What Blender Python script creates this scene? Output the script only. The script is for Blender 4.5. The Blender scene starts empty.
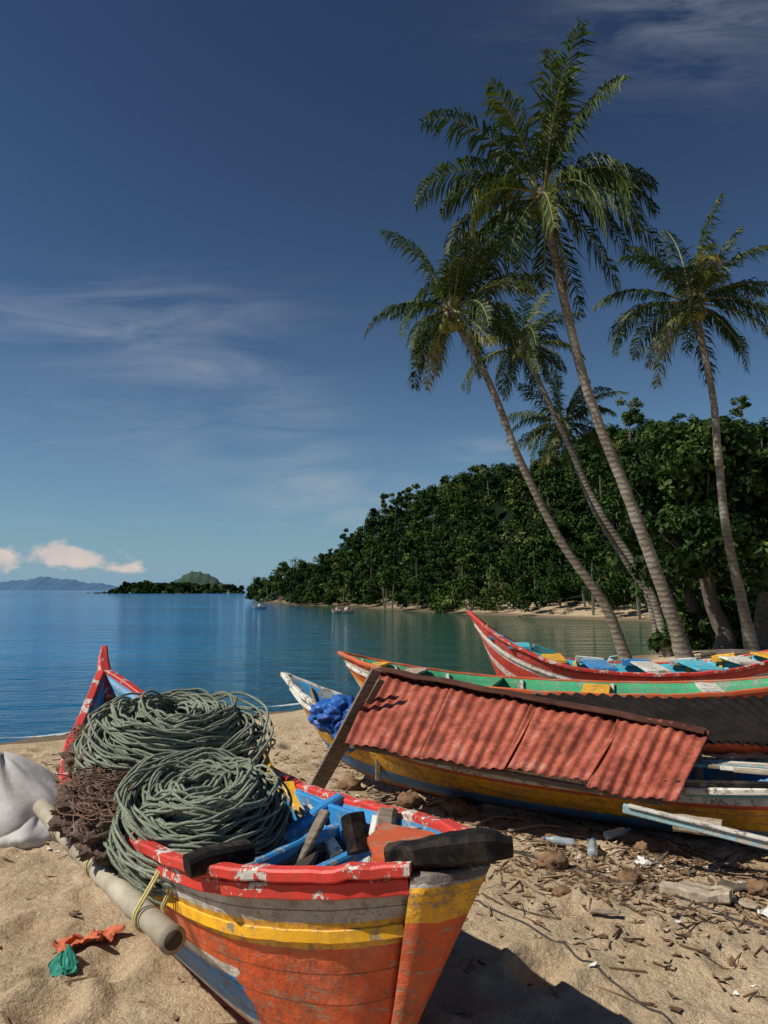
import bpy, math, random
import numpy as np
from mathutils import Vector, noise as mnoise
random.seed(7); rng=np.random.default_rng(11)
sc=bpy.context.scene
sc.view_settings.view_transform='Standard'; sc.view_settings.look='None'; sc.view_settings.exposure=0; sc.view_settings.gamma=1

# ------------------------------------------------------------------ helpers
def link(o,parent=None):
    sc.collection.objects.link(o)
    if parent: o.parent=parent
    return o
def empty(name):
    e=bpy.data.objects.new(name,None); e.empty_display_size=.2; return link(e)
def mesh_obj(name,V,F,mat,parent=None,smooth=False,tint=None,uv=None):
    V=np.asarray(V,dtype=np.float32).reshape(-1,3)
    me=bpy.data.meshes.new(name)
    if isinstance(F,np.ndarray):
        k=F.shape[1]; nf=len(F)
        me.vertices.add(len(V)); me.vertices.foreach_set('co',V.ravel())
        me.loops.add(nf*k); me.loops.foreach_set('vertex_index',F.astype(np.int32).ravel())
        me.polygons.add(nf); me.polygons.foreach_set('loop_start',np.arange(0,nf*k,k,dtype=np.int32))
        me.polygons.foreach_set('loop_total',np.full(nf,k,dtype=np.int32))
        me.update(calc_edges=True); me.validate()
    else:
        me.from_pydata([tuple(map(float,v)) for v in V],[],F); me.update()
    if tint is not None:
        at=me.attributes.new('tint','FLOAT','FACE'); at.data.foreach_set('value',np.asarray(tint,dtype=np.float32))
    if uv is not None:
        uv=np.asarray(uv,dtype=np.float32); l=me.uv_layers.new(name='UVMap')
        vi=np.zeros(len(me.loops),dtype=np.int32); me.loops.foreach_get('vertex_index',vi)
        l.data.foreach_set('uv',uv[vi].ravel())
    me.polygons.foreach_set('use_smooth',[smooth]*len(me.polygons))
    for m in (mat if isinstance(mat,list) else [mat]): me.materials.append(m)
    return link(bpy.data.objects.new(name,me),parent)
def catmull(P,n):
    P=np.asarray(P,float); k=len(P)
    Q=np.vstack([2*P[0]-P[1],P,2*P[-1]-P[-2]])
    out=[]
    for u in np.linspace(0,k-1,n):
        i=min(int(u),k-2); t=u-i
        a,b,c,d=Q[i],Q[i+1],Q[i+2],Q[i+3]
        out.append(.5*((2*b)+(-a+c)*t+(2*a-5*b+4*c-d)*t*t+(-a+3*b-3*c+d)*t**3))
    return np.array(out)
def grid_faces(a,b,closed=False):
    F=[]
    for i in range(a-1):
        for j in range(b if closed else b-1):
            j2=(j+1)%b
            F.append((i*b+j,i*b+j2,(i+1)*b+j2,(i+1)*b+j))
    return F
def sweep_rect(name,P,w,h,mat,parent=None,wob=0.0,sidev=None):
    P=np.asarray(P,float); n=len(P)
    w=np.interp(np.linspace(0,1,n),np.linspace(0,1,len(np.atleast_1d(w))),np.atleast_1d(w)) if np.ndim(w) else np.full(n,w)
    h=np.interp(np.linspace(0,1,n),np.linspace(0,1,len(np.atleast_1d(h))),np.atleast_1d(h)) if np.ndim(h) else np.full(n,h)
    T=np.gradient(P,axis=0); T/=np.linalg.norm(T,axis=1)[:,None]+1e-9
    Z=np.array([0,0,1.])
    V=[]
    for i in range(n):
        S=np.cross(T[i],Z) if sidev is None else np.array(sidev,float)
        if np.linalg.norm(S)<1e-3: S=np.array([1.,0,0])
        S/=np.linalg.norm(S); U=np.cross(S,T[i]); U/=np.linalg.norm(U)
        if U[2]<0 and sidev is None: U=-U
        c=min(w[i],h[i])*.18
        p=P[i]+rng.normal(0,wob,3)
        a,b=w[i]/2,h[i]/2
        for (x,y) in [(-a+c,-b),(a-c,-b),(a,-b+c),(a,b-c),(a-c,b),(-a+c,b),(-a,b-c),(-a,-b+c)]:
            V.append(p+S*x+U*y)
    F=grid_faces(n,8,True); F.append(tuple(range(7,-1,-1))); F.append(tuple((n-1)*8+j for j in range(8)))
    return mesh_obj(name,V,F,mat,parent)
def plank(name,a,b,w,h,mat,parent=None,sidev=None,n=5,wob=.002):
    a=np.array(a,float); b=np.array(b,float)
    return sweep_rect(name,[a+(b-a)*t for t in np.linspace(0,1,n)],w,h,mat,parent,wob,sidev)
def tube(name,P,r,mat,parent=None,seg=12,n=None,jit=0.0):
    P=catmull(P,n) if n else np.asarray(P,float); n=len(P)
    r=np.interp(np.linspace(0,1,n),np.linspace(0,1,len(np.atleast_1d(r))),np.atleast_1d(r))
    T=np.gradient(P,axis=0); T/=np.linalg.norm(T,axis=1)[:,None]
    V=[];ref=np.array([0.3,1,0.1])
    for i in range(n):
        S=np.cross(T[i],ref); S/=np.linalg.norm(S); U=np.cross(S,T[i])
        for k in range(seg):
            a=2*math.pi*k/seg; rr=r[i]*(1+rng.normal(0,jit))
            V.append(P[i]+S*math.cos(a)*rr+U*math.sin(a)*rr)
    F=grid_faces(n,seg,True); F.append(tuple(range(seg-1,-1,-1))); F.append(tuple((n-1)*seg+j for j in range(seg)))
    return mesh_obj(name,V,F,mat,parent,smooth=True)
def blob(name,c,s,mat,parent=None,amp=.25,freq=2.0,sub=4,seed=0,ridge=0.0):
    import bmesh
    bm=bmesh.new(); bmesh.ops.create_icosphere(bm,subdivisions=sub,radius=1)
    for v in bm.verts:
        n=mnoise.fractal(v.co*freq+Vector((seed*3.1,seed,0)),1,2,4)
        d=1+amp*n
        if ridge: d+=ridge*(.35-abs(mnoise.noise(v.co*freq*1.4+Vector((seed,2,9)))) -.5*abs(mnoise.noise(v.co*freq*3.1+Vector((seed,7,9)))))
        v.co=Vector((v.co.x*s[0]*d+c[0],v.co.y*s[1]*d+c[1],v.co.z*s[2]*d+c[2]))
    me=bpy.data.meshes.new(name); bm.to_mesh(me); bm.free()
    me.polygons.foreach_set('use_smooth',[True]*len(me.polygons)); me.materials.append(mat)
    return link(bpy.data.objects.new(name,me),parent)
def curves(name,loops,r,mat,parent=None,cyclic=True):
    cu=bpy.data.curves.new(name,'CURVE'); cu.dimensions='3D'; cu.bevel_depth=r; cu.bevel_resolution=1
    for P in loops:
        s=cu.splines.new('POLY'); s.points.add(len(P)-1)
        s.points.foreach_set('co',np.hstack([P,np.ones((len(P),1))]).ravel()); s.use_cyclic_u=cyclic; s.use_smooth=True
    cu.materials.append(mat)
    return link(bpy.data.objects.new(name,cu),parent)

# ------------------------------------------------------------------ materials
class NT:
    def __init__(s,tree): s.t=tree; s.n=tree.nodes; s.l=tree.links
    def new(s,ty,**k):
        n=s.n.new(ty)
        for a,b in k.items(): setattr(n,a,b)
        return n
    def set(s,sock,v):
        if isinstance(v,bpy.types.NodeSocket): s.l.new(v,sock)
        else: sock.default_value=v
    def math(s,op,a,b=0.0,clamp=False):
        n=s.new('ShaderNodeMath',operation=op); n.use_clamp=clamp; s.set(n.inputs[0],a)
        if op not in('SQRT','EXPONENT','ABSOLUTE','SINE'): s.set(n.inputs[1],b)
        return n.outputs[0]
    def mix(s,f,a,b,bt='MIX'):
        n=s.new('ShaderNodeMix',data_type='RGBA',blend_type=bt); s.set(n.inputs[0],f); s.set(n.inputs[6],a); s.set(n.inputs[7],b); return n.outputs[2]
    def noise(s,vec,scale,detail=4,rough=.55,dist=0.0):
        n=s.new('ShaderNodeTexNoise'); s.set(n.inputs['Vector'],vec); n.inputs['Scale'].default_value=scale; n.inputs['Detail'].default_value=detail
        n.inputs['Roughness'].default_value=rough; n.inputs['Distortion'].default_value=dist; return n.outputs[0]
    def ramp(s,f,stops,interp='LINEAR'):
        n=s.new('ShaderNodeValToRGB'); cr=n.color_ramp; cr.interpolation=interp
        while len(cr.elements)<len(stops): cr.elements.new(.5)
        for e,(p,c) in zip(cr.elements,stops):
            e.position=p; e.color=(c,c,c,1) if isinstance(c,(int,float)) else (*c,1)
        s.set(n.inputs[0],f); return n.outputs[0]
    def mapv(s,vec,scale=(1,1,1),rot=(0,0,0)):
        n=s.new('ShaderNodeMapping'); s.set(n.inputs[0],vec); n.inputs['Scale'].default_value=scale; n.inputs['Rotation'].default_value=rot; return n.outputs[0]
    def bump(s,h,strength=.5,dist=.01,norm=None):
        n=s.new('ShaderNodeBump'); s.set(n.inputs['Height'],h); n.inputs['Strength'].default_value=strength; n.inputs['Distance'].default_value=dist
        if norm: s.l.new(norm,n.inputs['Normal'])
        return n.outputs[0]
def new_mat(name):
    m=bpy.data.materials.new(name); m.use_nodes=True; t=NT(m.node_tree)
    b=m.node_tree.nodes['Principled BSDF']; return m,t,b
def obj_co(t): return t.new('ShaderNodeTexCoord').outputs['Object']
def paint(name,col,wear=(.32,.27,.22),amt=.35,rough=.5,scale=1.0,spec=.4):
    m,t,b=new_mat(name); co=obj_co(t)
    n1=t.noise(co,7*scale,5,.65); n2=t.noise(co,38*scale,4,.7); n3=t.noise(co,2.2*scale,3)
    c=t.mix(t.ramp(n3,[(.3,0.0),(.7,1.0)]),(*[x*.78 for x in col],1),(*[min(1,x*1.15) for x in col],1))
    chip=t.ramp(t.math('ADD',t.math('MULTIPLY',n1,.6),t.math('MULTIPLY',n2,.4)),[(.62-amt*.2,0.0),(.645-amt*.2,1.0)])
    c=t.mix(chip,c,(*wear,1))
    dirt=t.ramp(t.noise(co,14*scale,5,.7),[(.46,0.0),(.8,.6)])
    c=t.mix(dirt,c,(.1,.07,.05,1))
    t.set(b.inputs['Base Color'],c); b.inputs['Roughness'].default_value=rough; b.inputs['Specular IOR Level'].default_value=spec
    t.set(b.inputs['Normal'],t.bump(t.math('SUBTRACT',n2,t.math('MULTIPLY',chip,.6)),.45,.006))
    return m
def hull_mat(name,near,far=None,split=.8,amt=.25,wear=(.45,.38,.3),seams=9):
    m,t,b=new_mat(name); co=obj_co(t)
    uv=t.new('ShaderNodeUVMap').outputs[0]; sx=t.new('ShaderNodeSeparateXYZ'); t.set(sx.inputs[0],uv)
    n0=t.noise(co,11,3); v=t.math('ADD',sx.outputs[1],t.math('MULTIPLY',t.math('SUBTRACT',n0,.5),.022))
    c=t.ramp(v,near,'CONSTANT')
    if far:
        c2=t.ramp(v,far,'CONSTANT')
        f=t.math('GREATER_THAN',t.math('ADD',sx.outputs[0],t.math('MULTIPLY',t.math('SUBTRACT',n0,.5),.25)),split)
        c=t.mix(f,c,c2)
    n3=t.noise(co,2.3,4); c=t.mix(1.0,c,t.ramp(n3,[(.3,.72),(.7,1.12)]),'MULTIPLY')
    c=t.mix(t.ramp(t.noise(co,4.4,5,.7),[(.50,0.0),(.75,.30)]),c,(.66,.38,.27,1))
    st=t.mapv(co,(6,6,30)); n1=t.noise(st,1.2,5,.7); n2=t.noise(co,45,4,.7)
    chip=t.ramp(t.math('ADD',t.math('MULTIPLY',n1,.55),t.math('MULTIPLY',n2,.45)),[(.62-amt*.2,0.0),(.65-amt*.2,1.0)])
    c=t.mix(t.math('MULTIPLY',chip,.8),c,(*wear,1))
    dirt=t.ramp(t.noise(co,9,6,.75),[(.46,0.0),(.78,.8)]); c=t.mix(dirt,c,(.14,.065,.035,1))
    run=t.ramp(t.noise(t.mapv(co,(14,14,1.5)),1.6,4,.65),[(.52,0.0),(.75,.55)]); c=t.mix(run,c,(.18,.085,.05,1))
    fr=t.math('FRACT',t.math('ADD',t.math('MULTIPLY',sx.outputs[1],seams),t.math('MULTIPLY',n0,.06))); seam=t.math('LESS_THAN',fr,.04)
    c=t.mix(t.math('MULTIPLY',seam,.7),c,(.05,.03,.02,1))
    t.set(b.inputs['Base Color'],c); t.set(b.inputs['Roughness'],t.ramp(n2,[(.3,.42),(.7,.75)]))
    h=t.math('SUBTRACT',t.math('SUBTRACT',n2,t.math('MULTIPLY',chip,.5)),t.math('MULTIPLY',seam,2.0))
    t.set(b.inputs['Normal'],t.bump(h,.7,.009,t.bump(t.noise(co,6,3),.6,.04)))
    return m
def simple(name,c1,c2,scale=8,rough=.8,bump=.3,bd=.01,stretch=(1,1,1),detail=5,spec=.3):
    m,t,b=new_mat(name); co=t.mapv(obj_co(t),stretch); n=t.noise(co,scale,detail,.65)
    t.set(b.inputs['Base Color'],t.ramp(n,[(.3,c1),(.7,c2)])); b.inputs['Roughness'].default_value=rough; b.inputs['Specular IOR Level'].default_value=spec
    t.set(b.inputs['Normal'],t.bump(n,bump,bd)); return m
def leaf_mat(name,stops,transl=.3,rough=.45,spec=.3):
    m=bpy.data.materials.new(name); m.use_nodes=True; t=NT(m.node_tree); b=t.n['Principled BSDF']; out=t.n['Material Output']
    at=t.new('ShaderNodeAttribute',attribute_name='tint'); c=t.ramp(at.outputs['Fac'],stops)
    t.set(b.inputs['Base Color'],c); b.inputs['Roughness'].default_value=rough; b.inputs['Specular IOR Level'].default_value=spec
    if transl>0:
        tr=t.new('ShaderNodeBsdfTranslucent'); t.set(tr.inputs[0],t.mix(1.0,c,(1.2,1.4,.5,1),'MULTIPLY'))
        mx=t.new('ShaderNodeMixShader'); mx.inputs[0].default_value=transl; t.l.new(b.outputs[0],mx.inputs[1]); t.l.new(tr.outputs[0],mx.inputs[2]); t.l.new(mx.outputs[0],out.inputs[0])
    return m
RED=(.62,.045,.03); ORED=(.72,.105,.022); YEL=(.85,.43,.02); WHT=(.68,.65,.58); BLU=(.03,.24,.55); CYN=(.06,.45,.58); BLK=(.010,.009,.009); GRN=(.05,.35,.16)
M_red=paint('red_paint',RED,WHT,.38); M_wht=paint('white_paint',WHT,(.3,.24,.2),.4); M_yel=paint('yellow_paint',YEL,(.35,.28,.2),.35)
M_blu=paint('blue_paint',BLU,(.35,.38,.38),.4); M_cyn=paint('turquoise_paint',CYN,(.5,.5,.45),.35); M_blk=paint('black_paint',BLK,(.035,.028,.024),.4,.75,1,.15)
M_ltb=paint('pale_blue_paint',(.30,.47,.50),(.5,.46,.4),.5)
M_org=paint('orange_paint',(.60,.11,.03),(.4,.2,.12),.5); M_grn=paint('green_paint',GRN,(.3,.3,.25),.35)
M_wood=simple('weathered_wood',(.10,.07,.05),(.30,.24,.18),4,.85,.5,.01,(3,3,18))
M_wood2=simple('pale_wood',(.22,.17,.12),(.5,.42,.32),5,.85,.4,.01,(4,4,4))
M_dark=simple('dark_bilge',(.02,.018,.015),(.08,.06,.045),8)
M_inblue=paint('inner_blue_paint',(.035,.24,.48),(.30,.30,.28),.5)

# ------------------------------------------------------------------ terrain
SEA=-1.2
shore=np.array([(-400,-160),(-60,-32),(-30,-4),(-14,9),(-7.3,15),(-3.2,18.8),(2,23),(7,28.5),(11.6,35),(18,41),(25,50),(29,61),(25,71),(15,84),(6,103),(-10,140),(-33,187),(-36,260),(0,400),(300,700),(5000,2500),(9000,-9000),(-9000,-9000)],float)
def sdist(X,Y):
    d=np.full(X.shape,1e9); ins=np.zeros(X.shape,bool); n=len(shore)
    for i in range(n):
        a=shore[i]; b=shore[(i+1)%n]; e=b-a
        t=np.clip(((X-a[0])*e[0]+(Y-a[1])*e[1])/(e@e),0,1)
        d=np.minimum(d,np.hypot(X-a[0]-t*e[0],Y-a[1]-t*e[1]))
        if a[1]!=b[1]:
            c=((a[1]>Y)!=(b[1]>Y))&(X<(b[0]-a[0])*(Y-a[1])/(b[1]-a[1])+a[0]); ins^=c
    return np.where(ins,d,-d)
def sm(x): x=np.clip(x,0,1); return x*x*(3-2*x)
def ground_z(X,Y):
    X=np.asarray(X,float);Y=np.asarray(Y,float)
    d=sdist(X,Y)+.25*np.sin(X*.7)+.2*np.sin(Y*.9+X*.3)
    z=np.where(d>0,SEA+1.2*(1-np.exp(-(np.maximum(d,0)/5)**1.5)),SEA+np.maximum(d*.12,-6))
    Hr=np.interp(X,[-34,-20,-10,8,21,39,60,100,200],[2,7,11,16.5,20,24.5,27,28,28])
    hill=Hr*sm((d-3)/30)*sm((Y-62)/92)
    hill=hill*(1+.10*np.sin(X*.13+1)+.06*np.sin(X*.31+Y*.05))
    z=z+np.where(d>0,hill,0)
    isl=3.2*np.exp(-((X+195)/38)**4-((Y-700)/40)**2)+1.5*np.exp(-((X+140)/18)**2-((Y-690)/30)**2)
    z=np.where(d<0,z+np.where(isl>.3,isl+6,0)*sm(isl/1.5)*(Y>500),z)
    return z
def axis_lines(lo,hi,step,far_lo,far_hi,g=1.11):
    a=list(np.arange(lo,hi+1e-6,step)); s=step; x=hi
    while x<far_hi: s*=g; x+=s; a.append(x)
    s=step; x=lo; pre=[]
    while x>far_lo: s*=g; x-=s; pre.append(x)
    return np.array(pre[::-1]+a)
gx=axis_lines(-4.2,5.0,.034,-9000,9000,1.08); gy=axis_lines(2.4,9.5,.034,-600,9000,1.055)
X,Y=np.meshgrid(gx,gy,indexing='ij')
Zg=ground_z(X,Y)
near=(X>-7)&(X<9)&(Y>0)&(Y<16)
def bumps(X,Y):
    z=np.zeros_like(X); r2=np.random.default_rng(3)
    for k in range(26):
        f=r2.uniform(1.2,14); a=r2.uniform(0,6.28); z+=.013/(f**.75)*np.sin((X*math.cos(a)+Y*math.sin(a))*f+r2.uniform(0,6)+1.3*np.sin(X*f*.31+Y*.7+k))
    for k in range(1200):
        cx,cy=r2.uniform(-5,6),r2.uniform(2,12); a=r2.uniform(0,3.14); ra=r2.uniform(.04,.16); rb=ra*r2.uniform(.45,.8); dp=ra*r2.uniform(.12,.36)
        m=(abs(X-cx)<.6)&(abs(Y-cy)<.6)
        dx=X[m]-cx; dy=Y[m]-cy; u=(dx*math.cos(a)+dy*math.sin(a))/ra; v=(-dx*math.sin(a)+dy*math.cos(a))/rb
        q=u*u+v*v; z[m]+=dp*(-np.exp(-q)+.6*np.exp(-(np.sqrt(q)-1.6)**2*4))
    return z
Zg[near]+=bumps(X[near],Y[near])
nx,ny=X.shape
idx=np.arange(nx*ny).reshape(nx,ny)
F=np.stack([idx[:-1,:-1],idx[1:,:-1],idx[1:,1:],idx[:-1,1:]],-1).reshape(-1,4)
m,t,b=new_mat('beach_sand'); geo=t.new('ShaderNodeNewGeometry'); pos=geo.outputs['Position']
sx=t.new('ShaderNodeSeparateXYZ'); t.set(sx.inputs[0],pos)
n1=t.noise(pos,1.3,4); n2=t.noise(pos,20,5,.72); n3=t.noise(pos,240,2,.7)
c=t.ramp(n1,[(.3,(.58,.43,.265)),(.7,(.75,.58,.39))])
c=t.mix(t.ramp(n2,[(.44,0.0),(.70,.6)]),c,(.33,.235,.145,1)); c=t.mix(t.ramp(n3,[(.35,.6),(.49,0.0)]),c,(.20,.145,.095,1))
c=t.mix(t.ramp(n3,[(.64,0.0),(.70,.6)]),c,(.85,.77,.64,1))
c=t.mix(t.ramp(t.noise(pos,3.1,5,.7),[(.49,0.0),(.66,.5)]),c,(.36,.255,.155,1))
wet=t.new('ShaderNodeMapRange'); t.set(wet.inputs[0],t.math('ADD',sx.outputs[2],t.math('MULTIPLY',n1,.12))); wet.inputs[1].default_value=-1.0; wet.inputs[2].default_value=-.82; wet.inputs[3].default_value=1; wet.inputs[4].default_value=0
c=t.mix(wet.outputs[0],c,(.20,.15,.10,1))
fy=t.new('ShaderNodeMapRange'); t.set(fy.inputs[0],sx.outputs[1]); fy.inputs[1].default_value=60; fy.inputs[2].default_value=130
c=t.mix(t.math('MULTIPLY',fy.outputs[0],.65),c,(.10,.085,.05,1))
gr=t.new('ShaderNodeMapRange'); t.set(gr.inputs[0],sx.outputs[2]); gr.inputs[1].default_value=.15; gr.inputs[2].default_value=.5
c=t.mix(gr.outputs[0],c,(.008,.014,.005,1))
t.set(b.inputs['Base Color'],c); b.inputs['Roughness'].default_value=.9; b.inputs['Specular IOR Level'].default_value=.08
t.set(b.inputs['Normal'],t.bump(n3,.6,.006,t.bump(n2,1.0,.05)))
mesh_obj('ground',np.stack([X,Y,Zg],-1).reshape(-1,3),F,m,smooth=True)

# water
m,t,b=new_mat('sea_water'); pos=t.new('ShaderNodeNewGeometry').outputs['Position']; sx=t.new('ShaderNodeSeparateXYZ'); t.set(sx.inputs[0],pos)
w1=t.noise(t.mapv(pos,(.35,1.0,1),(0,0,.35)),2.6,4,.6,.4); w2=t.noise(t.mapv(pos,(.4,1,1),(0,0,-.15)),.45,3,.55,.3); w3=t.noise(t.mapv(pos,(.25,1,1)),.05,4,.6)
c=t.ramp(w3,[(.35,(.001,.11,.28)),(.7,(.002,.20,.46))])
bay_reflect=t.math('ADD',sx.outputs[0],t.math('MULTIPLY',sx.outputs[1],.15)); bay_reflect=t.math('ADD',bay_reflect,t.math('MULTIPLY',w3,14))
mr=t.new('ShaderNodeMapRange'); t.set(mr.inputs[0],bay_reflect); mr.inputs[1].default_value=2; mr.inputs[2].default_value=14
c=t.mix(mr.outputs[0],c,(.018,.075,.042,1))  # hill's green reflection put into the base colour across the bay
nr=t.new('ShaderNodeMapRange'); t.set(nr.inputs[0],sx.outputs[1]); nr.inputs[1].default_value=14; nr.inputs[2].default_value=38
c=t.mix(nr.outputs[0],t.mix(1.0,c,(.8,.55,.5,1),'MULTIPLY'),c)
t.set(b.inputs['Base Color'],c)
b.inputs['Roughness'].default_value=.06; b.inputs['IOR'].default_value=1.33
st=t.math('SUBTRACT',1.0,t.math('MULTIPLY',mr.outputs[0],.45))
b1=t.new('ShaderNodeBump'); t.set(b1.inputs['Height'],w2); b1.inputs['Distance'].default_value=.48; t.set(b1.inputs['Strength'],st)
b2=t.new('ShaderNodeBump'); t.set(b2.inputs['Height'],w1); b2.inputs['Distance'].default_value=.15; t.set(b2.inputs['Strength'],st); t.l.new(b1.outputs[0],b2.inputs['Normal'])
t.set(b.inputs['Normal'],b2.outputs[0])
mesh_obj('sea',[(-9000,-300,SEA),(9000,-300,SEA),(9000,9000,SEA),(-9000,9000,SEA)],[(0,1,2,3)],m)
sp=catmull([(p[0],p[1],0) for p in shore[2:9]],160)
T=np.gradient(sp,axis=0); T/=np.linalg.norm(T,axis=1)[:,None]; N=np.stack([T[:,1],-T[:,0]],-1)
V=[]
for i in range(160):
    o=.25*math.sin(sp[i,0]*1.3)+.15*math.sin(sp[i,0]*3.1)
    wd=.07+.05*math.sin(i*.9)
    for k in (-wd,wd): V.append((sp[i,0]-N[i,0]*(.5+o+k),sp[i,1]-N[i,1]*(.5+o+k),SEA+.006))
mesh_obj('sea_foam',V,grid_faces(160,2),simple('foam',(.25,.3,.32),(.65,.68,.7),9,.7))

# distant mountains
V=[];xs=np.linspace(-4600,-2020,120)
for i,x in enumerate(xs):
    q=(x+4600)/2580; h=(92+16*math.sin(x*.0045+1)+13*math.sin(x*.011)+7*math.sin(x*.027))*min(1,(1-q)*6)**.7*(1-.15*q)
    for (yy,zz) in ((5800,SEA-1),(6100,max(h,1)*.55),(6400,max(h,1.5)),(7200,SEA-1)): V.append((x*(1+(yy-6000)/12000),yy,zz+4*math.sin(i*1.9+yy)*(zz>0)))
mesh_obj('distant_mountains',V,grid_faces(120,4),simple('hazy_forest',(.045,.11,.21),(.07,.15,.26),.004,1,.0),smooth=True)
V=[];xs=np.linspace(-470,-270,66)
for i,x in enumerate(xs):
    h=36*math.exp(-((x+372)/36)**2)+18*math.exp(-((x+330)/26)**2)+9*math.exp(-((x+425)/25)**2)+1.2*math.sin(x*.4)
    for yy,f in((1460,0),(1480,.6),(1500,1),(1560,0)): V.append((x,yy,SEA-1+(h+2+math.sin(i*2.3+yy))*f))
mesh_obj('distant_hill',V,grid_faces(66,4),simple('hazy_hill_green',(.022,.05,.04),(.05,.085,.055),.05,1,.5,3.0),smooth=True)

# ------------------------------------------------------------------ foliage
def leaf_quads(C,N,S,asp=.55):
    n=len(C); R=rng.normal(size=(n,3)); T=np.cross(N,R); T/=np.linalg.norm(T,axis=1)[:,None]+1e-9; B=np.cross(N,T); B/=np.linalg.norm(B,axis=1)[:,None]+1e-9
    S=S[:,None]; return np.stack([C+T*S,C+B*S*asp+N*S*.12,C-T*S,C-B*S*asp+N*S*.12],1)
def clumps(cent,rad,per,size,flat=.75,jit=.5):
    n=len(cent)*per; ci=np.repeat(np.arange(len(cent)),per)
    D=rng.normal(size=(n,3)); D/=np.linalg.norm(D,axis=1)[:,None]
    r=rad[ci]*rng.uniform(.5,1.15,n)
    C=cent[ci]+D*r[:,None]*np.array([1,1,flat])
    N=D+rng.normal(0,jit,(n,3))+np.array([0,0,.35]); N/=np.linalg.norm(N,axis=1)[:,None]
    sz=size[ci] if isinstance(size,np.ndarray) else size
    return leaf_quads(C,N,sz*rng.uniform(.6,1.35,n)),ci
M_forest=leaf_mat('forest_leaves',[(0,(.010,.026,.006)),(.5,(.030,.062,.012)),(.8,(.066,.100,.018)),(1,(.14,.15,.05))],0,.85,.08)
M_bark=simple('bark',(.05,.04,.03),(.16,.13,.10),6,.9,.6,.03,(1,1,3))
M_palebark=simple('pale_bark',(.11,.09,.07),(.24,.21,.17),3,.9,.3,.03,(1,1,3))
def forest(name,XY,hmin,hmax,rmin,rmax,per,leaf,trunks=0):
    p=empty(name)
    z=ground_z(XY[:,0],XY[:,1]); n=len(XY); cents=[];rads=[];base=[];sz=[];TV=[];TF=[]
    for i in range(n):
        em=rng.random()<.16
        h=rng.uniform(hmin,hmax)*(rng.uniform(1.2,1.6) if em else 1); R=rng.uniform(rmin,rmax)*(.85 if em else 1); tt=rng.uniform(.0,.85)
        ls=leaf*(.8 if XY[i,1]<95 else 1.0)
        for j in range(9):
            a=rng.uniform(0,6.28); q=rng.random()
            if em: q=.6+.4*q
            zz=h*(.2+.77*q); rr=R*(1-.6*q)*rng.uniform(.3,1.0)*(1.5 if em else 1)
            cents.append((XY[i,0]+math.cos(a)*rr,XY[i,1]+math.sin(a)*rr,z[i]+zz)); rads.append(R*rng.uniform(.25,.5)*(.8 if em else 1)); base.append(tt); sz.append(ls)
        if em or rng.random()<trunks:
            o=len(TV); lx=rng.normal(0,.5)
            for (zz,w,l_) in ((0,.12,0),(h*.8,.06,lx)):
                for (dx,dy) in((-1,-1),(1,-1),(1,1),(-1,1)): TV.append((XY[i,0]+l_+dx*w,XY[i,1]+dy*w,z[i]+zz))
            for j in range(4): TF.append((o+j,o+(j+1)%4,o+4+(j+1)%4,o+4+j))
    cents=np.array(cents); rads=np.array(rads); base=np.array(base)
    Q,ci=clumps(cents,rads,per,np.array(sz),.75,.65)
    tint=np.clip(base[ci]+rng.normal(0,.12,len(ci))+rng.normal(0,.14,len(cents))[ci],0,1)
    mesh_obj('canopy',Q.reshape(-1,3),np.arange(len(Q)*4).reshape(-1,4),M_forest,p,tint=tint)
    if TV: mesh_obj('trunks',TV,TF,M_palebark,p)
pts=[]
cand=np.stack([rng.uniform(-42,115,14000),rng.uniform(52,196,14000)],-1)
dd=sdist(cand[:,0],cand[:,1]); ok=(dd>np.where(cand[:,1]>100,-.2,1.0))&(cand[:,0]<.62*cand[:,1]+4)
cand=cand[ok]; dd=dd[ok]; grd={}
for p,d in zip(cand,dd):
    sp_=1.9 if d<9 else (2.5 if p[1]<110 else 3.0)
    key=(int(p[0]//3.5),int(p[1]//3.5)); bad=False
    for a in(-1,0,1):
        for c_ in(-1,0,1):
            for q in grd.get((key[0]+a,key[1]+c_),[]):
                if (q[0]-p[0])**2+(q[1]-p[1])**2<sp_**2: bad=True
    if not bad: grd.setdefault(key,[]).append(p); pts.append((p[0],p[1],d))
pts=np.array(pts)
e=pts[pts[:,2]<8]; i_=pts[pts[:,2]>=8]
forest('hillside_forest',i_[:,:2],4.5,8,1.9,3.2,66,.28,.10)
forest('shoreline_forest',e[:,:2],2.4,6,1.5,2.4,78,.23,.08)
ic=np.concatenate([np.stack([rng.uniform(-250,-160,190),rng.uniform(652,700,190)],-1),np.stack([rng.uniform(-160,-126,24),rng.uniform(662,690,24)],-1)])
forest('distant_island_trees',ic,3,6.5,3,5,30,1.1)

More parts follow.
